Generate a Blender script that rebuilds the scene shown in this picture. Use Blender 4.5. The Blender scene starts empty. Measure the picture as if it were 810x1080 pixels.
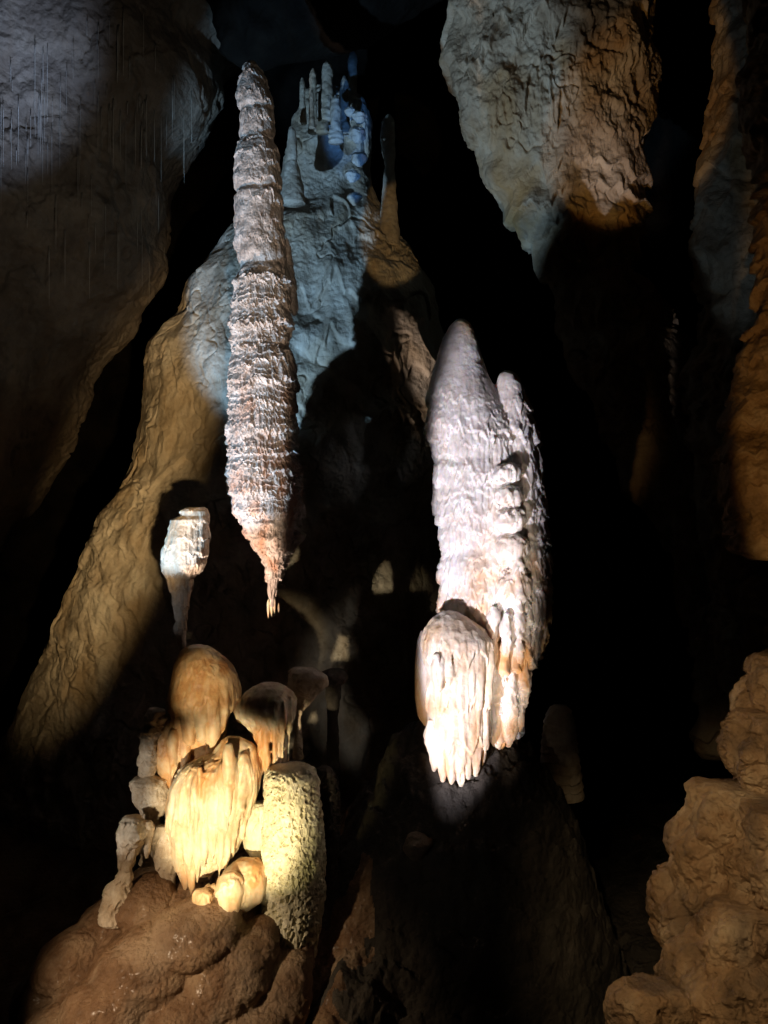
import bpy, math, random
import numpy as np

S = bpy.context.scene
COL = S.collection
rad = math.radians

# ------------------------------------------------------------------ camera
CAMZ = 1.6
F = 810.0
cam = bpy.data.cameras.new('camera'); camo = bpy.data.objects.new('camera', cam); COL.objects.link(camo)
cam.sensor_fit = 'HORIZONTAL'; cam.sensor_width = 36; cam.lens = 36
cam.clip_start = 0.05; cam.clip_end = 200
camo.location = (0, 0, CAMZ); camo.rotation_euler = (rad(90), 0, 0)
S.camera = camo
# ------------------------------------------------------------------ world (a closed cave: almost no ambient light)
w = bpy.data.worlds.new('World'); S.world = w; w.use_nodes = True
w.node_tree.nodes['Background'].inputs[0].default_value = (0.5, 0.5, 0.6, 1)
w.node_tree.nodes['Background'].inputs[1].default_value = 0.0
S.view_settings.view_transform = 'Standard'; S.view_settings.look = 'None'
S.view_settings.gamma = 1; S.view_settings.exposure = 0.0
S.cycles.max_bounces = 3; S.cycles.diffuse_bounces = 2; S.cycles.glossy_bounces = 1
S.cycles.use_denoising = True

def P(px, py, Y):
    return ((px-405)*Y/F, Y, CAMZ+(540-py)*Y/F)

from mathutils import Vector, Matrix
def spot(name, loc, target, power, color, angle, blend=0.3, size=0.05, sx=1.0, sy=1.0, roll=0.0):
    """an unseen spot, for the cave lamps and for added fills; sx < 1 narrows its beam like barn doors"""
    l = bpy.data.lights.new(name, 'SPOT'); o = bpy.data.objects.new(name, l); COL.objects.link(o)
    l.energy = power; l.color = color; l.spot_size = rad(angle); l.spot_blend = blend; l.shadow_soft_size = size
    o.location = loc
    o.rotation_euler = (Vector(target)-Vector(loc)).to_track_quat('-Z', 'Y').to_euler()
    if roll:
        o.rotation_euler = (o.rotation_euler.to_matrix() @ Matrix.Rotation(rad(roll), 3, 'Z')).to_euler()
    o.scale = (sx, sy, 1)
    return o
# name, position, aim, watts, colour, cone
spot('cool_floodlight', (-3.5, 3.3, -1.0), P(352, 232, 8.8), 2150, (0.38, 0.66, 1.0), 30, 0.25, 0.04)
spot('blue_floodlight', (0.35, 3.2, 0.0), P(371, 160, 8.9), 1100, (0.10, 0.34, 1.0), 7.5, 0.6, 0.03, 0.6, 1.0)
spot('flank_floodlight', (-0.45, 2.4, 1.0), P(136, 505, 8.9), 1350, (1.0, 0.66, 0.30), 54, 1.0, 0.05, 0.24, 1.0, -18)
spot('shoulder_uplight', (0.1, 3.2, 0.6), P(420, 262, 9.0), 380, (1.0, 0.64, 0.28), 7.5, 0.25, 0.03)
spot('column_uplight', (-2.8, 4.9, -1.3), P(280, 473, 7.0), 1300, (1.0, 0.76, 0.62), 40, 0.3, 0.03, 0.20, 1.0)
spot('white_floodlight', (-1.6, 2.3, -0.9), P(510, 606, 6.1), 1450, (0.95, 0.89, 1.0), 42.5, 0.45, 0.03, 0.235, 1.0)
spot('stalagmite_front_fill', (0.7, 2.6, -1.1), P(535, 650, 6.0), 330, (1.0, 0.80, 0.62), 36, 0.7, 0.03, 0.22, 1.0)  # added warm fill for the stalagmite's right flank, no real lamp
spot('column_front_fill', (-0.9, 2.6, -0.5), P(281, 436, 7.0), 520, (1.0, 0.78, 0.58), 42, 0.6, 0.03, 0.13, 1.0)  # added warm fill to offset the blue on the column
spot('foot_floodlight', (-0.3, 3.6, -1.4), P(495, 735, 5.9), 150, (1.0, 0.56, 0.22), 21, 0.8, 0.03)
spot('dome_fill', (-1.5, 3.0, 0.45), P(214, 724, 5.7), 240, (1.0, 0.76, 0.44), 12.5, 1.0, 0.03)  # added narrow fill to brighten the dome's upper part
spot('vase_floodlight', (-3.4, 4.6, -0.6), P(190, 632, 6.7), 40, (0.80, 0.86, 1.0), 11, 1.0, 0.03)
spot('group_uplight', (-1.25, 3.0, -0.95), P(248, 852, 5.6), 540, (1.0, 0.80, 0.50), 30, 0.6, 0.03)
spot('stump_uplight', (-1.75, 3.4, -1.4), P(300, 890, 5.4), 60, (1.0, 0.84, 0.40), 17, 0.5, 0.03)
spot('group_side_fill', (-2.7, 4.2, -0.6), P(150, 845, 5.6), 55, (1.0, 0.90, 0.78), 28, 0.6, 0.04)  # added side fill for the lumps and stump
spot('pendant_floodlight', (-2.4, 2.2, 0.0), P(545, 90, 8.3), 430, (1.0, 0.88, 0.76), 17, 0.4, 0.03)
spot('pendant_warm_light', (-1.6, 2.0, -0.2), P(668, 135, 8.3), 650, (1.0, 0.55, 0.16), 12, 0.3, 0.03)
spot('side_wall_light', (-1.0, 2.4, -0.4), P(775, 170, 7.6), 150, (0.52, 0.74, 1.0), 22, 0.4, 0.03, 0.4, 1.0)
spot('outcrop_light', (0.6, 1.5, 0.4), P(838, 440, 5.3), 190, (1.0, 0.64, 0.28), 36, 0.5, 0.03, 0.28, 1.0)
spot('lobe_light', (0.0, 1.6, 1.9), P(795, 920, 3.7), 190, (1.0, 0.74, 0.42), 46, 0.6, 0.03)
spot('corner_floodlight', (-2.2, 5.0, 2.4), P(-50, -30, 8.2), 1500, (0.45, 0.62, 1.0), 32, 1.0, 0.05)
spot('left_wall_fill', (0.6, 1.2, 1.4), P(105, 210, 8.0), 210, (1.0, 0.88, 0.72), 36, 0.9, 0.10)  # added fill in place of dim ambient light on the left wall
spot('mound_fill', (-1.3, 2.6, -0.2), P(450, 900, 5.2), 7, (1.0, 0.92, 0.78), 34, 1.0, 0.05)  # added faint fill so the dark mound just shows
spot('flowstone_fill', (-2.7, 3.6, -0.2), P(150, 1030, 5.0), 190, (1.0, 0.74, 0.48), 50, 1.0, 0.04)  # added grazing fill to brighten the flowstone slope

# ------------------------------------------------------------------ noise
def _hash(ix, iy, iz, seed):
    h = (ix.astype(np.uint32)*np.uint32(374761393) + iy.astype(np.uint32)*np.uint32(668265263)
         + iz.astype(np.uint32)*np.uint32(2147483647) + np.uint32((seed*974711 + 12345) & 0xffffffff))
    h = (h ^ (h >> np.uint32(13)))*np.uint32(1274126177)
    h = (h ^ (h >> np.uint32(15)))*np.uint32(2246822519)
    return h ^ (h >> np.uint32(16))
def noise(x, y, z, seed=0):
    x = np.asarray(x, np.float32); y = np.asarray(y, np.float32); z = np.asarray(z, np.float32)
    x, y, z = np.broadcast_arrays(x, y, z)
    fx = np.floor(x); fy = np.floor(y); fz = np.floor(z)
    ix = fx.astype(np.int64); iy = fy.astype(np.int64); iz = fz.astype(np.int64)
    dx = x-fx; dy = y-fy; dz = z-fz
    u = dx*dx*dx*(dx*(dx*6-15)+10); v = dy*dy*dy*(dy*(dy*6-15)+10); ww = dz*dz*dz*(dz*(dz*6-15)+10)
    out = 0
    for a in (0, 1):
        for b in (0, 1):
            for c in (0, 1):
                h = _hash(ix+a, iy+b, iz+c, seed)
                gx = (h & np.uint32(1023)).astype(np.float32)/511.5-1
                gy = ((h >> np.uint32(10)) & np.uint32(1023)).astype(np.float32)/511.5-1
                gz = ((h >> np.uint32(20)) & np.uint32(1023)).astype(np.float32)/511.5-1
                d = gx*(dx-a)+gy*(dy-b)+gz*(dz-c)
                out = out + d*(u if a else 1-u)*(v if b else 1-v)*(ww if c else 1-ww)
    return out*1.3
def fbm(p, f, o=4, seed=0, sz=1.0, g=0.5):
    s = 0; a = 1; t = 0
    for k in range(o):
        s = s + a*noise(p[0]*f, p[1]*f, p[2]*f*sz, seed+k*17); t += a; a *= g; f *= 2.03
    return s/t
def ridge(p, f, o=3, seed=0, sz=1.0):
    s = 0; a = 1; t = 0
    for k in range(o):
        s = s + a*(1-2.2*np.abs(noise(p[0]*f, p[1]*f, p[2]*f*sz, seed+k*31))); t += a; a *= 0.5; f *= 2.1
    return s/t
def worley(p, f, seed=0, sz=1.0):
    x = p[0]*f; y = p[1]*f; z = p[2]*f*sz
    ix = np.floor(x).astype(np.int64); iy = np.floor(y).astype(np.int64); iz = np.floor(z).astype(np.int64)
    best = np.full(np.shape(x), 9.0, np.float32)
    for a in (-1, 0, 1):
        for b in (-1, 0, 1):
            for c in (-1, 0, 1):
                h = _hash(ix+a, iy+b, iz+c, seed)
                jx = (h & np.uint32(1023)).astype(np.float32)/1023
                jy = ((h >> np.uint32(10)) & np.uint32(1023)).astype(np.float32)/1023
                jz = ((h >> np.uint32(20)) & np.uint32(1023)).astype(np.float32)/1023
                d = (ix+a+jx-x)**2+(iy+b+jy-y)**2+(iz+c+jz-z)**2
                best = np.minimum(best, d)
    return np.sqrt(best)
def tiers(p, spacing, amp, tooth=0.35, ft=9.0, seed=0, warp=0.5, power=1.6, vary=0.6):
    """drip-edged ledges: each row swells downwards and breaks off in a toothed edge"""
    u = -p[2]/spacing + warp*fbm(p, 0.7/spacing*0.35, 2, seed+5)*2.2
    u = u + tooth*(1.5*np.abs(noise(p[0]*ft, p[1]*ft, p[2]*ft*0.10, seed+9)) + 0.9*np.abs(noise(p[0]*ft*2.3, p[1]*ft*2.3, p[2]*ft*0.25, seed+11)) + 0.3*noise(p[0]*ft*0.5, p[1]*ft*0.5, p[2]*ft*0.3, seed+12))
    k = np.floor(u); t = u-k
    h = _hash(k.astype(np.int64), k.astype(np.int64)*0+3, k.astype(np.int64)*0, seed).astype(np.float64)/4294967296.0
    loc = 1 + vary*fbm(p, 2.2/spacing*0.2, 2, seed+21)*2
    return amp*(t**power-0.35)*(1-vary*0.7*h)*loc * np.where(t > 0.93, (1-t)/0.07, 1.0)
def rough(p, f, a, seed):
    """patchy relief: crisp in places, water-worn smooth in others, with a few long cracks"""
    mask = np.clip(0.55+1.6*fbm(p, 0.7, 2, seed+70), 0.08, 1.5)
    crack = np.exp(-(noise(p[0]*1.4+.5*noise(p[0]*5, p[1]*5, p[2]*5, seed), p[1]*1.4, p[2]*0.8, seed+77)/0.022)**2)
    return a*mask*(ridge(p, f, 4, seed+71, 0.8)+0.7*fbm(p, f*3, 4, seed+72))-a*0.8*crack
def flutes(p, f, amp, seed=0, sz=0.08):
    return amp*(ridge(p, f, 2, seed, sz)-0.3)

# ------------------------------------------------------------------ mesh helpers
def mesh_grid(name, V, closed, mat, parent=None, cap=False):
    nv, nt = V.shape[0], V.shape[1]
    verts = V.reshape(-1, 3)
    i = np.arange(nv-1)[:, None]; j = np.arange(nt if closed else nt-1)[None, :]
    j2 = (j+1) % nt
    q = np.stack([i*nt+j, i*nt+j2, (i+1)*nt+j2, (i+1)*nt+j], -1).reshape(-1, 4)
    loops = q.ravel(); starts = np.arange(len(q))*4; tot = np.full(len(q), 4)
    if cap:
        n0 = len(verts)
        verts = np.vstack([verts, V[0].mean(0), V[-1].mean(0)])
        a = np.arange(nt); b = (a+1) % nt
        t1 = np.stack([np.full(nt, n0), b, a], -1); t2 = np.stack([np.full(nt, n0+1), (nv-1)*nt+a, (nv-1)*nt+b], -1)
        tr = np.vstack([t1, t2])
        starts = np.concatenate([starts, len(loops)+np.arange(len(tr))*3]); tot = np.concatenate([tot, np.full(len(tr), 3)])
        loops = np.concatenate([loops, tr.ravel()])
    m = bpy.data.meshes.new(name)
    m.vertices.add(len(verts)); m.vertices.foreach_set('co', verts.astype(np.float32).ravel())
    m.loops.add(len(loops)); m.loops.foreach_set('vertex_index', loops.astype(np.int32))
    m.polygons.add(len(starts)); m.polygons.foreach_set('loop_start', starts.astype(np.int32)); m.polygons.foreach_set('loop_total', tot.astype(np.int32))
    m.update(calc_edges=True); m.validate()
    m.polygons.foreach_set('use_smooth', np.ones(len(m.polygons), bool))
    if mat: m.materials.append(mat)
    o = bpy.data.objects.new(name, m); COL.objects.link(o)
    if parent: o.parent = parent
    return o

def loft(name, rows, Y, mat, disp=None, ratio=0.85, nt=200, nv=200, parent=None, maxdepth=None, power=1.0, front=False, lean=None, smooth=2):
    """rows: (py, left px, right px) of the outline read at distance Y; the body is a thick lofted solid about Y"""
    rows = sorted(rows)
    py = np.array([r[0] for r in rows], float)
    z = CAMZ+(540-py)*Y/F
    xl = (np.array([r[1] for r in rows], float)-405)*Y/F; xr = (np.array([r[2] for r in rows], float)-405)*Y/F
    s = np.linspace(0, 1, nv)
    # more levels where the ends close
    t = s
    zz = z[0]+(z[-1]-z[0])*t
    xl = np.interp(-zz, -z, xl); xr = np.interp(-zz, -z, xr)
    for _ in range(smooth*max(1, nv//120)):
        for a in (xl, xr):
            a[1:-1] = (a[:-2]+2*a[1:-1]+a[2:])/4
    a = (xr-xl)/2; c = (xr+xl)/2
    b = a*ratio
    if maxdepth is not None: b = np.minimum(b, maxdepth)
    if front:
        nf = int(nt*0.8); th = np.concatenate([np.linspace(-1.08*math.pi, 0.08*math.pi, nf, endpoint=False), np.linspace(0.08*math.pi, 0.92*math.pi, nt-nf, endpoint=False)])
    else:
        th = np.linspace(0, 2*math.pi, nt, endpoint=False)
    ct = np.cos(th); st = np.sin(th)
    ct2 = np.sign(ct)*np.abs(ct)**power; st2 = np.sign(st)*np.abs(st)**power
    X = c[:, None]+a[:, None]*ct2; Yy = Y+b[:, None]*st2
    if lean is not None: Yy = Yy+(lean*(zz-zz[-1]))[:, None]
    Z = np.repeat(zz[:, None], nt, 1)
    # normals of the undisplaced body
    V = np.stack([X, Yy, Z], -1)
    du = np.roll(V, -1, 1)-np.roll(V, 1, 1); dv = np.gradient(V, axis=0)
    N = np.cross(du, dv); L = np.linalg.norm(N, axis=-1, keepdims=True); L[L < 1e-9] = 1; N = N/L
    sgn = np.sign((N[..., 0]*ct[None, :]+N[..., 1]*st[None, :]).mean())
    N = N*(sgn if sgn != 0 else 1)
    N[..., 2] *= 0.5
    if disp is not None:
        p = (X, Yy, Z)
        d = disp(p)
        edge = np.clip(np.minimum(np.arange(nv), nv-1-np.arange(nv))/6.0, 0.0, 1)[:, None]
        lim = np.minimum(1, np.maximum(a, 0.004)/0.10)[:, None]
        V = V+N*(d*edge*lim)[..., None]
    return mesh_grid(name, V, True, mat, parent, cap=True)

def raw(rows, Y, **k):
    k.setdefault('nt', 48); k.setdefault('nv', 90); k.setdefault('smooth', 1)
    return loft('raw', rows, Y, None, None, **k)
def fuse(name, raws, mat, disp=None, voxel=0.010, relax=10, parent=None):
    """grow several raw bodies into one continuous calcite skin"""
    vs, fs, off = [], [], 0
    for o in raws:
        m = o.data; n = len(m.vertices); v = np.empty(n*3, np.float32); m.vertices.foreach_get('co', v); vs.append(v.reshape(-1, 3))
        fs += [[i+off for i in f.vertices] for f in m.polygons]; off += n
        bpy.data.objects.remove(o); bpy.data.meshes.remove(m)
    m = bpy.data.meshes.new(name); m.from_pydata(np.vstack(vs).tolist(), [], fs); m.update()
    o = bpy.data.objects.new(name, m); COL.objects.link(o)
    r = o.modifiers.new('r', 'REMESH'); r.mode = 'VOXEL'; r.voxel_size = voxel; r.adaptivity = 0
    q = o.modifiers.new('s', 'SMOOTH'); q.iterations = relax; q.factor = 0.5
    dg = bpy.context.evaluated_depsgraph_get(); dg.update()
    m2 = bpy.data.meshes.new_from_object(o.evaluated_get(dg)); m2.name = name
    o.modifiers.clear(); o.data = m2; bpy.data.meshes.remove(m)
    n = len(m2.vertices); v = np.empty(n*3, np.float32); m2.vertices.foreach_get('co', v); v = v.reshape(-1, 3)
    nn = np.empty(n*3, np.float32); m2.vertex_normals.foreach_get('vector', nn); nn = nn.reshape(-1, 3).copy(); nn[:, 2] *= 0.5
    if disp is not None: v = v+nn*disp((v[:, 0], v[:, 1], v[:, 2]))[:, None]
    m2.vertices.foreach_set('co', v.astype(np.float32).ravel()); m2.update()
    m2.polygons.foreach_set('use_smooth', np.ones(len(m2.polygons), bool))
    m2.materials.clear(); m2.materials.append(mat)
    if parent: o.parent = parent
    return o
rt = random.Random(31)
def fold(x0, y0, x1, y1, wa, wb, Y, lean=0.0):
    b = rt.uniform(-1.5, 1.5)
    return raw([(y0-16, x0-wa*.5, x0+wa*.5), (y0-4, x0-wa, x0+wa), (y0+8, x0-wa, x0+wa), ((y0+y1)/2, (x0+x1)/2+b-(wa+wb)/2, (x0+x1)/2+b+(wa+wb)/2), (y1-(y1-y0)*.08-3, x1-wb, x1+wb), (y1, x1-.8, x1+.8)], Y+0.034, nt=28, nv=60, lean=lean, ratio=1.0)
def tag(o, label, cat, group=None):
    o['label'] = label; o['category'] = cat
    if group: o['group'] = group
    return o
def thing(name, loc, label, cat, group=None):
    o = bpy.data.objects.new(name, None); COL.objects.link(o); o.location = (0, 0, 0)
    o.empty_display_size = 0.2
    o['base'] = [float(v) for v in loc]
    return tag(o, label, cat, group)
def structure(o): o['kind'] = 'structure'; return o

# ------------------------------------------------------------------ materials
def rockmat(name, cols, f=3.0, bump=0.5, rough=0.7, streak=0.35, stain=None, stain_amt=0.5, fine=1.0, sss=0.0, sz=1.0, bumpdist=0.02, coat=0.0, zmix=None, spec=0.35):
    m = bpy.data.materials.new(name); m.use_nodes = True; nt = m.node_tree; nd = nt.nodes; lk = nt.links
    bs = nd['Principled BSDF']
    geo = nd.new('ShaderNodeNewGeometry')
    mp = nd.new('ShaderNodeMapping'); mp.inputs['Scale'].default_value = (1, 1, sz); lk.new(geo.outputs['Position'], mp.inputs[0])
    n1 = nd.new('ShaderNodeTexNoise'); n1.inputs['Scale'].default_value = f; n1.inputs['Detail'].default_value = 8; n1.inputs['Roughness'].default_value = 0.62
    lk.new(mp.outputs[0], n1.inputs['Vector'])
    cr = nd.new('ShaderNodeValToRGB'); lk.new(n1.outputs['Fac'], cr.inputs[0])
    e = cr.color_ramp.elements
    e[0].position = 0.32; e[0].color = (*cols[0], 1); e[1].position = 0.68; e[1].color = (*cols[2], 1)
    k = e.new(0.5); k.color = (*cols[1], 1)
    colr = cr.outputs[0]
    # vertical streaks left by running water
    mp2 = nd.new('ShaderNodeMapping'); mp2.inputs['Scale'].default_value = (1, 1, 0.10); lk.new(geo.outputs['Position'], mp2.inputs[0])
    n2 = nd.new('ShaderNodeTexNoise'); n2.inputs['Scale'].default_value = f*4.5; n2.inputs['Detail'].default_value = 5; lk.new(mp2.outputs[0], n2.inputs['Vector'])
    r2 = nd.new('ShaderNodeMapRange'); r2.inputs[1].default_value = 0.45; r2.inputs[2].default_value = 0.72; r2.inputs[4].default_value = streak; lk.new(n2.outputs['Fac'], r2.inputs[0])
    mx = nd.new('ShaderNodeMix'); mx.data_type = 'RGBA'; mx.blend_type = 'MULTIPLY'; lk.new(r2.outputs[0], mx.inputs[0]); lk.new(colr, mx.inputs[6]); mx.inputs[7].default_value = (0.62, 0.46, 0.32, 1)
    colr = mx.outputs[2]
    if stain:
        n3 = nd.new('ShaderNodeTexNoise'); n3.inputs['Scale'].default_value = f*0.8; n3.inputs['Detail'].default_value = 6; n3.inputs['Distortion'].default_value = 0.6
        mp3 = nd.new('ShaderNodeMapping'); mp3.inputs['Location'].default_value = (7, 3, 1); mp3.inputs['Scale'].default_value = (1, 1, 0.55); lk.new(geo.outputs['Position'], mp3.inputs[0]); lk.new(mp3.outputs[0], n3.inputs['Vector'])
        r3 = nd.new('ShaderNodeMapRange'); r3.inputs[1].default_value = 0.48; r3.inputs[2].default_value = 0.66; r3.inputs[4].default_value = stain_amt; lk.new(n3.outputs['Fac'], r3.inputs[0])
        fac = r3.outputs[0]
        if zmix:   # the stain only reaches some heights (iron-rich bands)
            sx = nd.new('ShaderNodeSeparateXYZ'); lk.new(geo.outputs['Position'], sx.inputs[0])
            r4 = nd.new('ShaderNodeMapRange'); r4.interpolation_type = 'SMOOTHSTEP'; r4.inputs[1].default_value = zmix[0]; r4.inputs[2].default_value = zmix[1]; r4.inputs[3].default_value = 0; r4.inputs[4].default_value = 1; lk.new(sx.outputs[2], r4.inputs[0])
            mu = nd.new('ShaderNodeMath'); mu.operation = 'MULTIPLY'; lk.new(fac, mu.inputs[0]); lk.new(r4.outputs[0], mu.inputs[1]); fac = mu.outputs[0]
        mx3 = nd.new('ShaderNodeMix'); mx3.data_type = 'RGBA'; lk.new(fac, mx3.inputs[0]); lk.new(colr, mx3.inputs[6]); mx3.inputs[7].default_value = (*stain, 1)
        colr = mx3.outputs[2]
    lk.new(colr, bs.inputs['Base Color'])
    # bump: gritty grain over medium lumps
    n4 = nd.new('ShaderNodeTexNoise'); n4.inputs['Scale'].default_value = 26*fine; n4.inputs['Detail'].default_value = 7; n4.inputs['Roughness'].default_value = 0.65; lk.new(mp.outputs[0], n4.inputs['Vector'])
    vo = nd.new('ShaderNodeTexVoronoi'); vo.inputs['Scale'].default_value = 34*fine; lk.new(mp.outputs[0], vo.inputs['Vector'])
    ma = nd.new('ShaderNodeMath'); ma.operation = 'MULTIPLY_ADD'; lk.new(vo.outputs['Distance'], ma.inputs[0]); ma.inputs[1].default_value = -0.35; lk.new(n4.outputs['Fac'], ma.inputs[2])
    bp = nd.new('ShaderNodeBump'); bp.inputs['Strength'].default_value = bump; bp.inputs['Distance'].default_value = bumpdist; lk.new(ma.outputs[0], bp.inputs['Height'])
    lk.new(bp.outputs[0], bs.inputs['Normal'])
    rr = nd.new('ShaderNodeMapRange'); rr.inputs[3].default_value = max(0.15, rough-0.25); rr.inputs[4].default_value = min(1, rough+0.2); lk.new(n1.outputs['Fac'], rr.inputs[0])
    lk.new(rr.outputs[0], bs.inputs['Roughness'])
    bs.inputs['Specular IOR Level'].default_value = spec
    if sss:
        bs.inputs['Subsurface Weight'].default_value = sss; bs.inputs['Subsurface Radius'].default_value = (0.03, 0.018, 0.010); bs.inputs['Subsurface Scale'].default_value = 1.0
    if coat:
        bs.inputs['Coat Weight'].default_value = coat; bs.inputs['Coat Roughness'].default_value = 0.18
    return m

M_wall = rockmat('limestone_wall', [(0.10, 0.08, 0.06), (0.17, 0.14, 0.11), (0.26, 0.22, 0.17)], 1.5, 0.8, 0.8, 0.4, bumpdist=0.05, fine=0.4)
M_butt = rockmat('pale_limestone', [(0.30, 0.26, 0.20), (0.52, 0.47, 0.39), (0.70, 0.66, 0.57)], 2.2, 0.7, 0.8, 0.3, bumpdist=0.04, fine=0.5, stain=(0.40, 0.27, 0.12), stain_amt=0.4)
M_pend = rockmat('brown_limestone', [(0.20, 0.15, 0.10), (0.36, 0.29, 0.20), (0.50, 0.43, 0.32)], 1.6, 0.8, 0.75, 0.4, stain=(0.34, 0.19, 0.06), stain_amt=0.8, bumpdist=0.04, fine=0.5)
M_gold = rockmat('ochre_limestone', [(0.16, 0.09, 0.035), (0.32, 0.19, 0.08), (0.50, 0.35, 0.19)], 3.0, 0.8, 0.6, 0.4, stain=(0.22, 0.11, 0.04), stain_amt=0.6, bumpdist=0.03, fine=0.7)
M_lobe = rockmat('tan_limestone', [(0.10, 0.06, 0.03), (0.34, 0.21, 0.11), (0.52, 0.38, 0.24)], 3.5, 0.9, 0.6, 0.4, stain=(0.10, 0.07, 0.05), stain_amt=0.7, bumpdist=0.03, fine=1.0)
M_stal = rockmat('grey_calcite', [(0.28, 0.22, 0.18), (0.46, 0.385, 0.33), (0.64, 0.56, 0.50)], 7.0, 0.8, 0.7, 0.25, stain=(0.46, 0.23, 0.13), stain_amt=0.85, bumpdist=0.02, fine=1.1, zmix=(3.3, 1.8))
M_white = rockmat('white_calcite', [(0.66, 0.60, 0.56), (0.80, 0.76, 0.73), (0.88, 0.86, 0.84)], 5.0, 0.35, 0.5, 0.35, stain=(0.68, 0.38, 0.15), stain_amt=0.95, sss=0.25, bumpdist=0.012, fine=1.0, zmix=(1.9, 0.4))
M_cream = rockmat('cream_calcite', [(0.62, 0.47, 0.28), (0.76, 0.64, 0.44), (0.84, 0.76, 0.60)], 6.0, 0.3, 0.45, 0.5, stain=(0.62, 0.28, 0.08), stain_amt=0.8, sss=0.2, bumpdist=0.01, fine=1.0)
M_foot = rockmat('warm_white_calcite', [(0.62, 0.50, 0.38), (0.78, 0.69, 0.57), (0.86, 0.81, 0.74)], 5.0, 0.4, 0.5, 0.45, stain=(0.62, 0.34, 0.13), stain_amt=0.6, sss=0.2, bumpdist=0.012, fine=1.0)
M_orange = rockmat('orange_calcite', [(0.42, 0.20, 0.08), (0.62, 0.36, 0.16), (0.76, 0.54, 0.30)], 7.0, 0.35, 0.45, 0.45, stain=(0.78, 0.66, 0.45), stain_amt=0.6, sss=0.15, bumpdist=0.012, fine=1.0)
M_lump = rockmat('dull_calcite', [(0.40, 0.30, 0.20), (0.58, 0.48, 0.36), (0.70, 0.62, 0.50)], 8.0, 0.7, 0.7, 0.3, bumpdist=0.015)
M_stump = rockmat('yellow_calcite', [(0.58, 0.54, 0.36), (0.76, 0.71, 0.50), (0.85, 0.82, 0.66)], 8.0, 0.6, 0.55, 0.2, bumpdist=0.01, fine=1.4)
M_floor = rockmat('wet_brown_flowstone', [(0.13, 0.07, 0.035), (0.24, 0.14, 0.075), (0.40, 0.27, 0.16)], 3.0, 1.0, 0.42, 0.5, bumpdist=0.03, fine=0.9, coat=0.08, stain=(0.50, 0.38, 0.26), stain_amt=0.6)
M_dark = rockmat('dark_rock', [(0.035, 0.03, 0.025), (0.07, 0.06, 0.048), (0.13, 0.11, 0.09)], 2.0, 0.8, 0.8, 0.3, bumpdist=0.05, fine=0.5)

M_black = rockmat('unlit_black_rock', [(0.004, 0.004, 0.004), (0.008, 0.007, 0.006), (0.014, 0.012, 0.010)], 2.0, 0.5, 0.9, 0.3, bumpdist=0.03, fine=0.5, spec=0.03)  # near-black colour stands in for the unlit dark of ceiling and chamber
# ------------------------------------------------------------------ the chamber
def chamber():
    nv, nt = 160, 320
    ph = np.linspace(0.02, math.pi-0.02, nv)[:, None]; th = np.linspace(0, 2*math.pi, nt, endpoint=False)[None, :]
    x = 9.5*np.sin(ph)*np.cos(th); y = 7+11*np.sin(ph)*np.sin(th); z = 2.5+8.0*np.cos(ph)*np.ones_like(th)
    p = (x, y, z); d = 1+0.18*fbm(p, 0.35, 4, 3)+0.06*ridge(p, 0.9, 3, 8)
    V = np.stack([x*d, 7+(y-7)*d, 2.5+(z-2.5)*d], -1)
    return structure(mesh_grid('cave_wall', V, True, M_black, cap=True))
chamber()

def floor():
    xs = np.concatenate([np.linspace(-9, -2.6, 60, endpoint=False), np.linspace(-2.6, 2.4, 620, endpoint=False), np.linspace(2.4, 9, 60)])
    ys = np.concatenate([np.linspace(-3, 4.0, 40, endpoint=False), np.linspace(4.0, 7.6, 460, endpoint=False), np.linspace(7.6, 17, 60)])
    X, Y = np.meshgrid(xs, ys)
    def g(cx, cy, sx, sy, h, pw=1.0):
        return h*np.exp(-(((X-cx)/sx)**2+((Y-cy)/sy)**2)**pw)
    z = -3.3+0*X
    z = z + g(-1.35, 5.9, 1.6, 1.35, 2.2, 1.5)
    z = z + g(0.85, 6.25, 1.05, 1.0, 2.85, 1.5)
    z = z + g(-0.35, 5.05, 0.42, 0.45, 0.55, 1.2)
    z = z - g(-0.6, 5.25, 0.35, 0.38, 0.42)
    z = z + g(-4, 10, 2.5, 2.0, 1.5) + g(4, 8, 2, 2, 1.0)
    p = (X, Y, z)
    z = z+0.30*fbm(p, 0.9, 4, 40)
    m = 1/(1+np.exp((X+0.35)*6))     # the flowstone side
    # lobed flowstone creeping down towards the viewer
    wx = X+0.25*noise(X*1.3, Y*1.3, 3.3, 50); wy = Y+0.25*noise(X*1.3, Y*1.3, 7.3, 51)
    al = (wx*0.75+wy*0.66); ac = (-wx*0.66+wy*0.75)
    w1 = worley((al*1.0, ac*2.9, al*0+0.5), 1.0, 52); w2 = worley((al*2.4, ac*7.0, al*0+0.5), 1.0, 54)
    z = z+m*(-0.36*(w1**2-0.3)-0.12*(w2**2-0.3))
    z = z+m*(0.035*fbm((X, Y, z), 5, 5, 53)+0.012*(0.5-worley((X, Y*0.6, z), 14, 57))+0.006*ridge((al*6, ac*20, z), 1, 2, 55))
    z = z+(1-m)*(0.18*ridge((X, Y, z), 2.4, 5, 60)+0.12*(0.6-worley((X, Y, z), 6, 62))+0.03*fbm((X, Y, z), 22, 3, 61))
    V = np.stack([X, Y, z], -1)
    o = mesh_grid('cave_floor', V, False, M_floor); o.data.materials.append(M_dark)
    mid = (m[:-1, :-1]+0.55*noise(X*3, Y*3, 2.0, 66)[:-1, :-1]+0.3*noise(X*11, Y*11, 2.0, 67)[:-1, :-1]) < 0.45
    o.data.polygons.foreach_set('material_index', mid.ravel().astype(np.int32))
    return structure(o)
floor()

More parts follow.
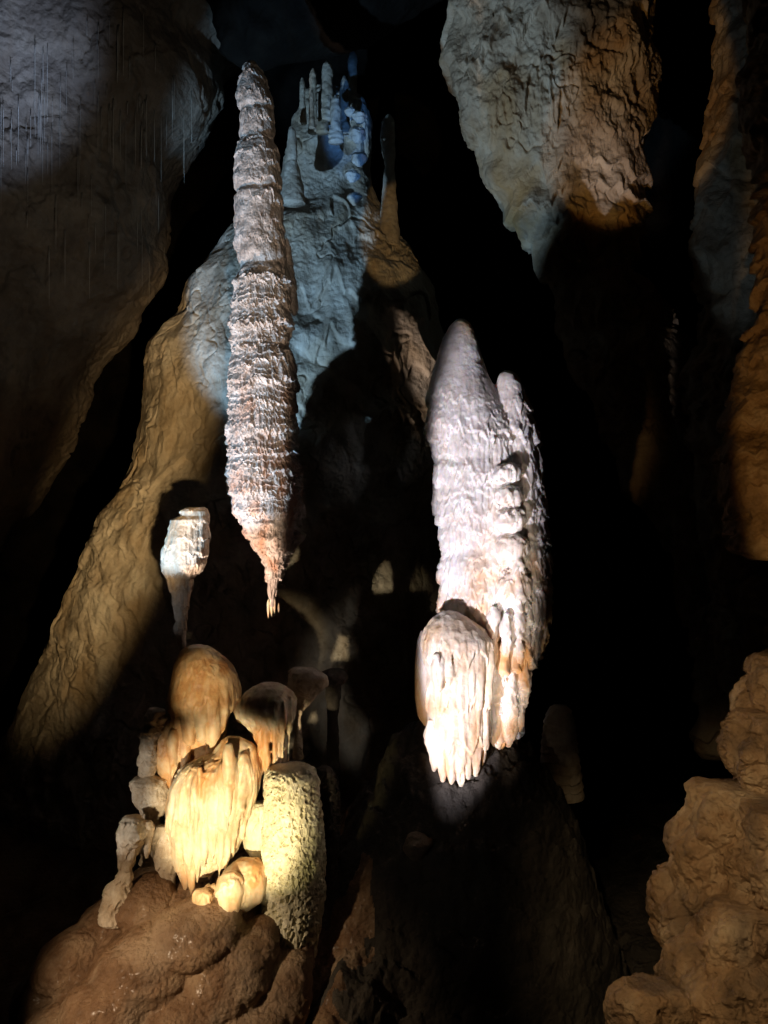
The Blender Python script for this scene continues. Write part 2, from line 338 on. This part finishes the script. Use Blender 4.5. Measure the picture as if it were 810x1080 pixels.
from mathutils.bvhtree import BVHTree
dg = bpy.context.evaluated_depsgraph_get(); dg.update()
fbv = BVHTree.FromObject(bpy.data.objects['cave_floor'], dg)
def floor_at(px, py):
    h = fbv.ray_cast(Vector((0, 0, CAMZ)), (Vector(P(px, py, 1))-Vector((0, 0, CAMZ))).normalized())[0]
    return h.y if h is not None else 5.2
# swollen flowstone lobes overlapping down the slope
fl = []
for (cx, cy, w_, h_) in [(150, 958, 34, 26), (205, 990, 50, 34), (110, 985, 36, 30), (70, 1022, 40, 32), (150, 1026, 58, 40), (235, 1036, 50, 42), (40, 1062, 34, 30), (110, 1070, 52, 34), (190, 1086, 56, 34), (285, 1066, 44, 44), (262, 1004, 34, 26), (300, 1022, 30, 26), (60, 1100, 50, 34), (250, 1110, 60, 36), (130, 1120, 60, 34)]:
    Yf = floor_at(cx, min(cy, 1100))-0.04
    fl.append(raw([(cy-h_, cx-w_*.12+w_*.3, cx+w_*.2+w_*.3), (cy-h_*.85, cx-w_*.45+w_*.2, cx+w_*.6+w_*.2), (cy-h_*.4, cx-w_*.85, cx+w_*.95), (cy+h_*.15, cx-w_, cx+w_), (cy+h_*.55, cx-w_*.9, cx+w_*.8), (cy+h_*.85, cx-w_*.5, cx+w_*.4), (cy+h_, cx-w_*.2, cx+w_*.1)], Yf, ratio=0.8, lean=0.45, nt=48, nv=50))
structure(fuse('flowstone_ground', fl, M_floor, lambda p: 0.05*fbm(p, 3, 4, 370)+0.012*fbm(p, 16, 3, 371)+0.008*ridge((p[0]+p[2], p[1], p[2]*.3), 14, 2, 372), voxel=0.012, relax=5))

# ceiling mass above the hanging column
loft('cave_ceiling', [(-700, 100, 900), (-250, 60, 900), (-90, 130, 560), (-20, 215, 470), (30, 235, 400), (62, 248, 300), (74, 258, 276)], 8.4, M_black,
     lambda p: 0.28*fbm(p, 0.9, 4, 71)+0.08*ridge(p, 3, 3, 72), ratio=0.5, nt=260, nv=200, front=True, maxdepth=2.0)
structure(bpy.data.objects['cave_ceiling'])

# left rock wall
def d_wall(p):
    return (0.45*fbm(p, 0.55, 3, 80)+0.12*ridge(p, 1.3, 2, 81, 0.8)+rough(p, 4.5, 0.055, 82)
            +0.10*np.maximum(0, tiers(p, 0.9, 0.5, 0.3, 3, 84)))
left_wall = structure(loft('left_wall', [(-260, -620, 420), (-60, -600, 340), (0, -600, 310), (40, -590, 248), (65, -590, 228), (100, -580, 224), (150, -570, 205), (190, -560, 177), (235, -560, 174), (290, -560, 148),
     (330, -540, 118), (380, -520, 90), (440, -500, 60), (520, -500, 20), (600, -500, -20), (660, -500, -34), (760, -500, -60), (900, -500, -80)], 9.6, M_wall, d_wall,
     ratio=0.5, nt=760, nv=620, front=True, maxdepth=1.8, power=0.8))

# central buttress
def d_butt(p):
    return (0.22*fbm(p, 0.8, 3, 90)+0.08*ridge(p, 1.7, 2, 91, 0.7)+rough(p, 5, 0.036, 92)+0.7*tiers(p, 0.9, 0.06, 0.5, 2.5, 93, warp=0.9))
butt = thing('rock_buttress', (-1.2, 10, -3), 'tall rock buttress behind the hanging column, lit gold on its flank', 'rock formation')
loft('rock_face', [(92, 330, 352), (105, 322, 378), (130, 314, 386), (160, 304, 388), (200, 298, 392), (222, 290, 402), (245, 250, 414), (262, 238, 428), (280, 226, 440), (300, 204, 450), (337, 190, 460),
     (370, 167, 466), (417, 163, 470), (463, 156, 474), (503, 133, 480), (547, 110, 490), (593, 95, 500), (640, 84, 510), (670, 66, 520), (730, 38, 530), (800, 8, 545), (900, -30, 560), (1000, -60, 580)], 10.0, M_butt, d_butt,
     ratio=0.55, nt=900, nv=1000, front=True, maxdepth=1.3, power=0.9, parent=butt)
def d_pop(s=1.0, f=12, seed=5):
    return lambda p: s*(0.03*fbm(p, f*0.5, 3, seed)+0.02*(0.6-worley(p, f, seed)))
def knobs(rows, Y, mat, par, name='knob', nt=60, nv=70, s=1.0, seed=1):
    return loft(name, rows, Y, mat, d_pop(s, 12, seed), nt=nt, nv=nv, parent=par)
# spires crowning the buttress
rng = random.Random(4)
for (x, y0, y1, wd, Y) in [(345, 64, 128, 8, 9.2), (330, 72, 140, 5, 9.3), (319, 82, 130, 4, 9.2), (329, 94, 135, 3, 9.0), (354, 100, 150, 7, 9.1), (363, 80, 140, 6, 9.4), (340, 92, 140, 6, 9.2), (372, 52, 150, 6, 9.8)]:
    knobs([(y0, x-1, x+1), (y0+5, x-wd*.6, x+wd*.6), (y0+14, x-wd*.8, x+wd*.8), ((y0+y1)/2, x-wd*.7, x+wd*.75), (y1, x-wd*1.1, x+wd*1.2)], Y, M_butt, butt, 'spire', s=1.3, seed=int(x))
for i, (x, y, r) in enumerate([(369, 118, 6), (379, 124, 8), (377, 143, 10), (379, 168, 9), (371, 186, 8), (374, 210, 8)]):
    knobs([(y-r*.8, x-1, x+1), (y-r*.65, x-r*.7, x+r*.7), (y-r*.2, x-r, x+r), (y+r*.3, x-r*.8, x+r*.8), (y+r*.8, x-r*.3, x+r*.3)], 9.02, M_butt, butt, 'knob', s=1.6, seed=i)

def stal(name, rows, Y, mat, label, cat='stalagmite', disp=None, group=None, **k):
    o = loft(name, rows, Y, mat, disp, **k); return tag(o, label, cat, group)
stal('small_stalagmite', [(134, 305, 309), (139, 304, 312), (150, 303, 313), (164, 302, 314), (170, 303, 313), (180, 300, 316), (196, 299, 320), (215, 296, 322)], 8.9, M_butt,
     'small pale stalagmite with a rounded tip standing just beside the hanging column', disp=d_pop(.6, 14, 3), nt=90, nv=120)
stal('leaning_stalagmite', [(121, 408, 412), (127, 403, 416), (145, 400, 417), (160, 403, 417), (175, 406, 416), (190, 404, 417), (215, 402, 419), (260, 400, 422)], 9.6, M_butt,
     'thin pink grey stalagmite alone in the dark above the buttress shoulder', disp=d_pop(.7, 10, 6), nt=110, nv=160)

# hanging rock mass upper right
def d_pend(p):
    return (0.30*fbm(p, 0.8, 3, 100)+0.10*ridge(p, 1.6, 2, 101, 0.7)+rough(p, 5, 0.055, 102)+tiers(p, 0.5, 0.11, 0.6, 3.2, 103, warp=1.2))
pend = thing('rock_pendant', (2.4, 9, 6), 'huge brown and cream rock mass hanging to the right of the black gap', 'rock formation')
loft('rock_face', [(-260, 440, 900), (-40, 470, 700), (0, 480, 690), (60, 480, 684), (95, 488, 684), (140, 500, 682), (180, 518, 680), (215, 534, 672), (250, 558, 668), (285, 578, 672), (310, 592, 690), (370, 608, 722),
     (440, 636, 752), (500, 660, 762), (560, 700, 768), (660, 730, 772), (800, 740, 770)], 9.0, M_pend, d_pend, ratio=0.5, nt=760, nv=720, front=True, maxdepth=1.1, parent=pend)

# right wall
right_wall = structure(loft('right_wall', [(-260, 740, 1200), (0, 766, 1200), (60, 762, 1200), (100, 757, 1200), (143, 753, 1200), (244, 751, 1200), (300, 755, 1200), (318, 762, 1200), (400, 745, 1200), (600, 760, 1200), (800, 790, 1200)], 8.2, M_pend,
     d_pend, ratio=0.4, nt=500, nv=500, front=True, maxdepth=1.2, power=0.8))
def d_gold(p):
    return 0.12*fbm(p, 1.4, 3, 110)+0.05*ridge(p, 4, 4, 111)+tiers(p, 0.22, 0.07, 0.4, 6, 112, warp=1.0)+0.02*(0.5-worley(p, 9, 113))
tag(loft('rock_outcrop', [(-60, 796, 1000), (80, 794, 1000), (160, 797, 1000), (280, 801, 1000), (320, 800, 1000), (391, 784, 1000), (441, 771, 1000), (497, 760, 1000), (529, 765, 1000), (550, 768, 990), (574, 772, 980), (590, 790, 960)], 5.6, M_gold, d_gold,
     ratio=0.5, nt=420, nv=620, front=True, maxdepth=0.6), 'ochre layered rock outcrop jutting in at the edge above the lower brown lobes', 'rock formation')

# right foreground rock: piled brown lobes
fg = thing('lobed_rock', (2.0, 3.8, -2), 'big brown lobed rock close to the camera, its rounded lobes piled up', 'rock formation')
def d_fg(p):
    w = worley((p[0]+.06*noise(p[0]*6, p[1]*6, p[2]*6, 123), p[1], p[2]), 4.2, 124)
    return 0.07*fbm(p, 2.2, 3, 120)+0.040*ridge(p, 5, 4, 121)-0.13*(w**2-0.25)-0.035*(worley(p, 11, 128)**2-0.25)+rough(p, 11, 0.022, 126)+0.012*fbm(p, 30, 4, 122)-0.03*np.clip(0.3-worley(p, 13, 125), 0, 1)*3
for rows, Y in [
    ([(690, 806, 860), (705, 796, 900), (740, 780, 930), (775, 778, 950), (800, 785, 960), (830, 800, 960)], 4.3),
    ([(752, 785, 850), (765, 773, 900), (785, 768, 930), (808, 770, 940), (830, 778, 940), (880, 785, 920), (920, 800, 900)], 4.1),
    ([(828, 745, 800), (845, 735, 830), (870, 722, 840), (900, 706, 845), (935, 693, 840), (970, 690, 840), (1000, 700, 840), (1030, 708, 830), (1080, 715, 840), (1160, 720, 850)], 4.0),
    ([(850, 800, 870), (870, 787, 890), (905, 776, 900), (940, 770, 900), (985, 760, 900), (1040, 745, 900), (1160, 740, 900)], 3.7),
    ([(955, 765, 840), (970, 748, 880), (1000, 728, 900), (1040, 706, 900), (1080, 700, 900), (1180, 700, 900)], 3.6),
    ([(1040, 668, 700), (1047, 655, 715), (1062, 647, 726), (1085, 640, 735), (1150, 635, 760)], 3.5)]:
    loft('lobe', rows, Y, M_lobe, d_fg, ratio=0.8, nt=460, nv=400, front=True, maxdepth=0.5, parent=fg)

# ------------------------------------------------------------------ the great hanging column
def d_shaft(p):
    return 0.022*(0.6-worley(p, 15, 130, 0.55))+0.014*fbm(p, 16, 3, 131, 0.5)+tiers(p, 0.16, 0.018, 0.5, 14, 133, warp=0.4)
def d_body(p):
    return tiers(p, 0.45, 0.050, 0.25, 9, 139, warp=0.2, vary=0.9)+tiers(p, 0.19, 0.046, 0.55, 15, 140, warp=0.25, vary=0.8)+tiers(p, 0.065, 0.019, 0.6, 26, 141, warp=0.6)+0.010*fbm(p, 30, 3, 142, 0.4)+flutes(p, 9, 0.010, 143, 0.15)
col = thing('hanging_column', (-1.1, 7, 5.6), 'long banded stalactite of grey and pink calcite hanging in the centre left, pointed at its foot', 'stalactite')
loft('shaft', [(66, 261, 270), (71, 257, 273), (80, 254, 279), (95, 251, 284), (105, 250, 287), (114, 251, 289), (118, 255, 288), (122, 254, 289), (140, 252.5, 289), (146, 254, 288), (149, 255, 289), (156, 250, 292), (165, 248, 294), (190, 247, 296),
     (199, 249, 296), (203, 253, 295), (208, 249, 297), (230, 248, 298), (258, 248, 300), (272, 251, 302), (282, 256, 303), (288, 251, 306), (300, 248, 306), (320, 248, 305)], 7.0, M_stal, d_shaft, nt=420, nv=800, ratio=0.95, parent=col, smooth=1)
loft('drip_body', [(286, 270, 285), (290, 256, 300), (300, 248, 306), (315, 246, 307), (325, 245, 306), (345, 244.5, 306), (362, 245, 304), (367, 248, 303), (372, 247, 310), (400, 242.5, 312), (440, 242, 312), (480, 241, 313), (520, 241.5, 318), (540, 246, 320), (546, 252, 318), (549, 262, 310)], 6.98, M_stal, d_body, nt=560, nv=1000, ratio=0.95, parent=col, smooth=1)
loft('side_ledge', [(252, 300, 304), (262, 299, 307), (285, 300, 310), (305, 302, 313), (325, 304, 315), (333, 308, 312)], 7.05, M_stal, lambda p: 0.5*d_body(p), nt=100, nv=160, parent=col)
loft('tip', [(540, 262, 312), (546, 254, 317), (552, 254, 318), (560, 258, 316), (567, 262, 315), (575, 267, 312), (583, 271, 307), (590, 277, 304), (605, 280, 299), (620, 282.5, 292), (633, 284.5, 289.5), (640, 285, 289)], 6.98, M_stal,
     lambda p: tiers(p, 0.12, 0.055, 0.6, 17, 150, warp=0.5)+0.014*(0.6-worley(p, 24, 151)), nt=300, nv=420, ratio=0.95, parent=col, smooth=1)
loft('side_lip', [(560, 311, 318), (564, 308, 323), (568, 308, 322), (576, 306, 314), (582, 304, 308)], 6.9, M_stal, lambda p: 0.3*d_body(p), nt=80, nv=60, parent=col)
for x, y0, y1, r in [(283, 636, 652, 1.5), (286.5, 632, 650, 2.0), (289.5, 634, 647, 1.4), (294, 640, 646, 1.2)]:
    loft('drip', [(y0-4, x-.4, x+.4), (y0, x-r, x+r), ((y0+y1)/2, x-r*.9, x+r*.9), (y1, x-.2, x+.2)], 6.98, M_cream, None, nt=24, nv=30, parent=col)

# ------------------------------------------------------------------ the white stalagmite
def d_white(p):
    return 1.35*(tiers(p, 0.26, 0.034, 0.65, 10, 160, warp=0.5, vary=0.8, power=1.3)+tiers(p, 0.10, 0.014, 0.9, 20, 166, warp=0.8, vary=0.9)
            +flutes(p, 8, 0.016, 161, 0.16)+0.008*fbm(p, 26, 3, 162, 0.4))
def d_smoothtop(z0):
    def f(p):
        m = 1/(1+np.exp((p[2]-z0)*7))
        return d_white(p)*(0.06+0.94*m)+0.012*fbm(p, 9, 3, 165)
    return f
wh = thing('white_stalagmite', (0.85, 6.2, -0.6), 'massive white twin peaked stalagmite with ribbed flanks standing on the dark mound', 'stalagmite')
body = [raw([(336, 483, 490), (340, 477, 495), (347, 472, 499), (365, 464, 505), (385, 459, 511), (400, 454, 517), (420, 451, 530), (440, 450, 544), (465, 453, 552), (480, 458, 556), (486, 462, 558), (492, 459, 560), (520, 459, 565), (545, 461, 568), (575, 466, 572), (583, 467, 574),
     (592, 464, 574), (640, 464, 576), (652, 468, 576), (680, 480, 572), (720, 490, 556), (770, 496, 548), (800, 505, 540), (850, 500, 545)], 6.2, ratio=0.75, nt=90, nv=220),
  raw([(391, 531, 539), (395, 526, 545), (405, 523, 551), (430, 520, 559), (470, 520, 567), (520, 522, 572), (560, 526, 577), (600, 530, 580), (640, 532, 580), (665, 545, 577), (690, 548, 570), (705, 555, 562)], 6.15, ratio=1.0, nt=70, nv=160)]
# rounded shelves climbing the front
for (x, y, w_, h_) in [(535, 500, 12, 19), (537, 523, 14, 21), (538, 549, 16, 24), (540, 580, 18, 32), (541, 620, 18, 38)]:
    body.append(raw([(y-h_*.55, x-w_*.25, x+w_*.3), (y-h_*.42, x-w_*.75, x+w_*.8), (y-h_*.15, x-w_, x+w_), (y+h_*.2, x-w_*.95, x+w_*.9), (y+h_*.5, x-w_*.6, x+w_*.5)], 5.905, nt=40, nv=40, ratio=1.0))
# curtains low on the right flank
for f in [(516, 645, 512, 800, 8, 3, 5.92), (529, 640, 526, 795, 9, 8, 5.90), (541, 640, 537, 788, 9, 7, 5.86), (552, 640, 548, 772, 8, 5, 5.88), (560, 640, 553, 745, 7, 4, 5.94), (567, 630, 561, 705, 6, 3, 5.98), (573, 615, 568, 690, 5, 2.5, 6.04), (520, 655, 521, 720, 5, 2.5, 5.80), (534, 662, 531, 725, 5, 2, 5.76), (546, 600, 549, 700, 6, 2.5, 5.78)]:
    body.append(fold(*f))
fuse('body', body, M_white, d_smoothtop(2.42), voxel=0.0085, relax=10, parent=wh)
# block foot: a domed cap, a recessed core and broad tongues
foot = [raw([(645, 466, 480), (652, 456, 494), (662, 449, 509), (674, 446, 519), (690, 446, 521), (702, 448, 520), (712, 452, 514)], 5.85, ratio=0.85, power=0.85),
        raw([(690, 450, 518), (760, 451, 516), (795, 455, 512), (812, 462, 505)], 5.855, ratio=0.88)]
for f in [(455, 775, 458, 814, 6, 4, 5.72), (466, 770, 467, 825, 7, 4, 5.68), (476, 778, 476, 828, 6, 3, 5.665), (486, 772, 486, 829, 6, 3, 5.67), (495, 778, 494, 822, 5, 3, 5.67), (503, 775, 502, 819, 5, 3, 5.70), (511, 765, 509, 808, 5, 3, 5.74),
          (486, 694, 487, 716, 5, 2.5, 5.625), (497, 694, 497, 740, 5, 2.5, 5.63), (506, 694, 504, 770, 5, 2.5, 5.65), (515, 694, 512, 797, 6, 3, 5.69), (462, 705, 463, 730, 8, 5, 5.62), (474, 705, 474, 724, 6, 3, 5.61)]:
    foot.append(fold(*f))
fuse('foot_block', foot, M_foot, lambda p: 0.45*tiers(p, 0.42, 0.05, 0.5, 11, 190, warp=0.7, power=2.0)+flutes(p, 9, 0.018, 191, 0.1)+0.008*fbm(p, 22, 3, 192), voxel=0.0070, relax=10, parent=wh)
loft('rear_bulge', [(665, 444, 450), (675, 440, 458), (700, 438, 460), (735, 438, 460), (755, 441, 458), (765, 447, 455)], 6.0, M_white, lambda p: flutes(p, 9, 0.01, 199), nt=100, nv=120, parent=wh)
stal('stub_stalagmite', [(744, 583, 597), (748, 578, 602), (760, 574, 606), (785, 571, 609), (810, 570, 612), (840, 566, 616)], 6.4, M_lump,
     'short dim ribbed stalagmite just behind the white twin peaked one', disp=lambda p: tiers(p, 0.07, 0.02, .4, 10, 201), nt=160, nv=180)

# ------------------------------------------------------------------ lower left group
def d_soft(s=1.0, seed=210, fl=0.012):
    return lambda p: 0.05*fbm(p, 2.2, 2, seed+6)+s*(0.022*fbm(p, 5, 3, seed)+flutes(p, 8, fl*1.5, seed+1, 0.10)+0.008*fbm(p, 24, 3, seed+2)+tiers(p, 0.34, 0.024, 0.6, 12, seed+3, power=2.0))
def d_rough(s=1.0, seed=220):
    return lambda p: s*(0.09*fbm(p, 3.2, 3, seed+6)+0.03*fbm(p, 6, 3, seed)+0.016*ridge(p, 12, 3, seed+1)+0.012*(0.6-worley(p, 22, seed+2))+tiers(p, 0.12, 0.02, 0.5, 12, seed+3))
stal('bulbous_stalagmite', [(535, 197, 216), (539, 190, 220), (544, 191, 221), (548, 180, 221), (560, 178, 220), (570, 176, 220), (580, 172, 219), (595, 170, 216), (602, 172, 212), (610, 177, 204), (625, 181, 201), (645, 184, 198), (655, 186, 197), (662, 183, 197), (675, 187, 196), (684, 190, 196), (720, 188, 200)], 6.7, M_lump,
     'slim vase shaped white stalagmite with a flat cap above the orange dome', disp=lambda p: tiers(p, 0.13, 0.016, 0.5, 12, 230)+0.02*fbm(p, 7, 3, 232)+flutes(p, 13, 0.012, 231, 0.12), nt=240, nv=420, smooth=1)
cap = thing('domed_flowstone', (-1.3, 5.9, -0.9), 'orange domed flowstone cap below the vase shaped stalagmite', 'stalagmite')
fuse('dome', [raw([(681, 200, 218), (684, 194, 223), (690, 188, 230), (700, 185, 241), (712, 183, 250), (728, 180, 254), (740, 179, 254.5), (747, 180, 250), (756, 186, 243), (775, 192, 238), (800, 198, 228), (840, 200, 222)], 5.9)]
  +[fold(*f) for f in [(187, 748, 186, 770, 6, 3, 5.74), (199, 748, 200, 786, 8, 4, 5.70), (213, 750, 212, 782, 8, 4, 5.67), (226, 748, 224, 800, 8, 4, 5.69), (238, 745, 234, 775, 6, 4, 5.73)]], M_orange, d_soft(0.8, 240), voxel=0.009, relax=14, parent=cap)
fuse('side_lobe', [raw([(748, 180, 190), (756, 176, 198), (775, 170, 204), (795, 165.5, 203), (806, 165, 200), (818, 170, 197), (832, 177, 192)], 5.85)]
  +[fold(*f) for f in [(172, 785, 174, 822, 5, 3, 5.76), (183, 785, 183, 836, 6, 3, 5.72), (194, 785, 193, 828, 6, 3, 5.74)]], M_orange, d_soft(0.8, 250), voxel=0.008, relax=12, parent=cap)
heart = thing('heart_drapery', (-1.25, 5.6, -1), 'cream heart shaped drapery ending in long fluted prongs, brightest of the group', 'flowstone drapery')
hf = [raw([(776, 240, 254), (779, 234, 261), (785, 229, 270), (795, 222, 276), (803, 200, 277), (808, 190, 277), (818, 184, 276), (830, 179, 273), (850, 176, 266), (870, 178, 259), (885, 181, 254), (900, 184, 247), (912, 188, 238), (922, 192, 222)], 5.6, ratio=0.55)]
for f in [(186, 838, 196, 944, 6, 4, 5.52), (196, 835, 202, 950, 6, 3, 5.46), (206, 835, 208, 932, 6, 3, 5.43), (216, 830, 216, 916, 6, 3, 5.42), (226, 830, 224, 910, 6, 3, 5.41), (236, 820, 231, 934, 6, 3, 5.42), (246, 815, 238, 922, 6, 3, 5.44), (257, 810, 246, 905, 6, 3, 5.46), (267, 805, 256, 885, 5, 3, 5.52), (241, 800, 240, 860, 5, 2, 5.39), (211, 825, 212, 870, 4, 2, 5.39)]:
    hf.append(fold(*f))
fuse('curtain', hf, M_cream, d_soft(0.7, 260, 0.016), voxel=0.0075, relax=12, parent=heart)
mush = thing('mushroom_stalactite', (-0.75, 5.75, -0.7), 'mushroom shaped cream formation whose fluted stem meets the pitted yellow stump', 'stalactite')
mf = [raw([(720, 275, 291), (724, 266, 300), (730, 258, 309), (738, 252, 314), (748, 250, 315), (758, 253, 312), (766, 262, 307), (780, 270, 304), (795, 275, 303), (808, 277, 302), (819, 279, 300)], 5.75)]
for f in [(264, 750, 271, 790, 5, 2, 5.60), (272, 755, 280, 818, 5, 2.5, 5.58), (281, 755, 284, 822, 4.5, 2.5, 5.56), (290, 755, 291, 816, 4.5, 2.5, 5.56), (299, 755, 298, 815, 4.5, 2.5, 5.58), (307, 750, 304, 805, 4, 2, 5.63)]:
    mf.append(fold(*f))
fuse('cap', mf, M_cream, d_soft(0.8, 270), voxel=0.0075, relax=12, parent=mush)
stal('tilted_cap', [(704, 310, 322), (708, 304, 334), (713, 302, 342), (720, 303, 342), (728, 307, 337), (737, 311, 331), (746, 313, 323), (756, 313, 317), (800, 308, 320)], 6.0, M_lump,
     'small funnel shaped cap with a rough grey top behind the mushroom formation', disp=d_rough(.8, 280), nt=200, nv=240, cat='stalagmite')
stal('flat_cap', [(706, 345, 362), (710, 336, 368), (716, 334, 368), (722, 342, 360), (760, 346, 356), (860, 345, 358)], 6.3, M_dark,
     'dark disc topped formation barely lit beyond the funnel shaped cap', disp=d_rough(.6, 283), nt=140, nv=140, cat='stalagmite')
lump = thing('knobbly_column', (-1.6, 5.8, -0.8), 'knobbly pale column of stacked lumps on the outer edge of the group', 'stalagmite')
loft('lump', [(747, 157, 168), (750, 153, 172), (758, 148, 173), (763, 151, 172), (770, 146, 172), (790, 146, 169), (805, 145, 167), (815, 145, 165), (822, 150, 160)], 5.8, M_lump, d_rough(1, 290), nt=180, nv=220, parent=lump)
loft('lump', [(818, 150, 162), (823, 142, 172), (832, 140, 174), (845, 142, 174), (855, 147, 170), (862, 150, 167), (880, 148, 168), (910, 146, 170)], 5.78, M_lump, d_rough(1, 300), nt=180, nv=160, parent=lump)
lob = thing('lopsided_lump', (-1.65, 5.5, -1), 'lopsided grey lump with a drooping foot, lowest and outermost of the pale lumps', 'stalagmite')
loft('head', [(861, 133, 148), (865, 124, 152), (875, 119, 156), (888, 119, 154), (898, 121, 147), (912, 122, 141), (922, 121, 139), (932, 113, 140), (948, 108, 144), (970, 104, 146)], 5.5, M_lump, d_rough(1, 310), nt=200, nv=220, parent=lob)
loft('side_arm', [(866, 152, 160), (872, 149, 164), (885, 151, 160), (900, 152, 158), (905, 153, 156)], 5.5, M_lump, d_rough(.6, 311), nt=100, nv=90, parent=lob)
stal('egg_stalactite', [(871, 166, 176), (876, 162, 180), (886, 159, 184), (900, 162, 185), (914, 165, 186), (928, 170, 186), (950, 172, 186)], 5.6, M_lump,
     'egg shaped tan lump tucked between the heart drapery and the lopsided lump', cat='stalactite', disp=d_rough(.8, 320), nt=160, nv=140)
stal('yellow_bulge', [(846, 268, 282), (851, 261, 284), (862, 256, 286), (880, 256.5, 286), (895, 261, 285), (906, 268, 284), (913, 273, 280)], 5.65, M_stump,
     'smooth yellow bulge squeezed between the heart drapery and the pitted stump', cat='flowstone', disp=d_soft(.8, 330), nt=160, nv=160)
blob = thing('rounded_boulder', (-1, 5.5, -1.2), 'rounded wet cream and orange boulders fused together under the heart drapery', 'flowstone')
fuse('boulder', [raw([(906, 254, 268), (909, 246, 275), (918, 238, 281), (932, 230, 283), (945, 229, 280), (955, 230, 268), (966, 234, 250), (975, 238, 244)], 5.45),
   raw([(920, 238, 248), (926, 231, 254), (940, 228, 257), (955, 229, 254), (972, 233, 247)], 5.30)], M_cream, d_soft(.8, 340), voxel=0.008, relax=8, parent=blob)
fuse('nub', [raw([(938, 208, 218), (942, 204, 224), (955, 204, 229), (966, 207, 226), (980, 209, 220)], 5.3), raw([(934, 218, 228), (942, 214, 236), (956, 215, 238), (968, 220, 234)], 5.38)], M_orange, d_soft(.8, 345), voxel=0.008, relax=12, parent=blob)

# the pitted stump
def d_stump(p):
    q = (p[0]+0.02*noise(p[0]*20, p[1]*20, p[2]*20, 355), p[1], p[2]+0.02*noise(p[0]*20, p[1]*20, p[2]*20, 356))
    pit = np.clip(0.50-worley(q, 30, 350, 0.9), 0, 1)*2
    some = np.clip(0.75+1.6*fbm(p, 5, 2, 357), 0, 1.2)
    return -0.046*pit*some+0.012*ridge(p, 12, 2, 352, 0.8)+tiers(p, 0.07, 0.013, 0.8, 18, 353, warp=0.8)+0.04*fbm(p, 3, 3, 354)
st = thing('pitted_stump', (-0.65, 5.6, -1.6), 'yellow green cylindrical stump pitted all over, standing under the mushroom formation', 'stalagmite')
loft('stump', [(808, 288, 310), (811, 283, 325), (815, 280, 332), (830, 279, 336), (850, 278, 339), (900, 278, 341), (940, 278, 341), (965, 276, 339), (990, 276, 334), (1020, 276, 330), (1060, 275, 330)], 5.55, M_stump, d_stump, nt=620, nv=820, ratio=1, parent=st, power=0.95, smooth=1)
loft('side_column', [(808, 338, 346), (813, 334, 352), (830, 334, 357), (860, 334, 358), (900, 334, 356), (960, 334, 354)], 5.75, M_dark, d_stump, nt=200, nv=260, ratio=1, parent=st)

# ------------------------------------------------------------------ soda straws on the left wall
from mathutils.bvhtree import BVHTree
dg = bpy.context.evaluated_depsgraph_get(); dg.update()
bvh = BVHTree.FromObject(left_wall, dg)
fb = BVHTree.FromObject(bpy.data.objects['cave_floor'], dg)
dd = Vector(P(440, 896, 1))-Vector((0, 0, CAMZ)); hh = fb.ray_cast(Vector((0, 0, CAMZ)), dd.normalized())[0]
if hh is not None:
    stal('rock_chunk', [(878, 436, 442), (881, 432, 446), (888, 431, 451), (896, 430, 450), (906, 433, 446)], hh.y, M_wall, 'small angular pale rock chunk lying on the slope of the dark mound', cat='rock', disp=d_rough(1.2, 400), nt=90, nv=80)
def straw_mesh(n, L, r):
    nt, nv = 8, 6
    V = np.zeros((nv, nt, 3)); th = np.linspace(0, 2*math.pi, nt, endpoint=False)
    for i in range(nv):
        t = i/(nv-1); rr = r*(1.3-0.5*t) if i < nv-1 else r*.3
        V[i, :, 0] = rr*np.cos(th); V[i, :, 1] = rr*np.sin(th); V[i, :, 2] = -t*L
    return V
rng = random.Random(9); first = None; n = 0
M_straw = rockmat('straw_calcite', [(0.30, 0.27, 0.22), (0.38, 0.35, 0.30), (0.46, 0.44, 0.40)], 8, 0.2, 0.5, 0.1)
for k in range(110):
    cx, cy = rng.choice([(40, 60), (60, 150), (110, 110), (130, 130), (90, 240), (150, 230), (20, 130), (120, 40), (180, 110)])
    px = min(215, max(2, rng.gauss(cx, 26))); py = max(-12, rng.gauss(cy, 26))
    d = Vector(P(px, py, 1))-Vector((0, 0, CAMZ)); d.normalize()
    hit = bvh.ray_cast(Vector((0, 0, CAMZ)), d)
    if hit[0] is None: continue
    loc = hit[0]-d*0.04
    L = rng.uniform(0.15, 0.75)
    if first is None:
        o = first = mesh_grid('soda_straw', straw_mesh(0, 1.0, 0.0030), True, M_straw, cap=True)
    else:
        o = first.copy(); COL.objects.link(o)
    o.location = loc+Vector((0, -0.02, 0.02)); s = rng.uniform(0.6, 1.1); o.scale = (s, s, L)
    tag(o, 'hair thin pale soda straw hanging on the grey rock wall', 'soda straw', 'soda straws hanging on the grey wall')
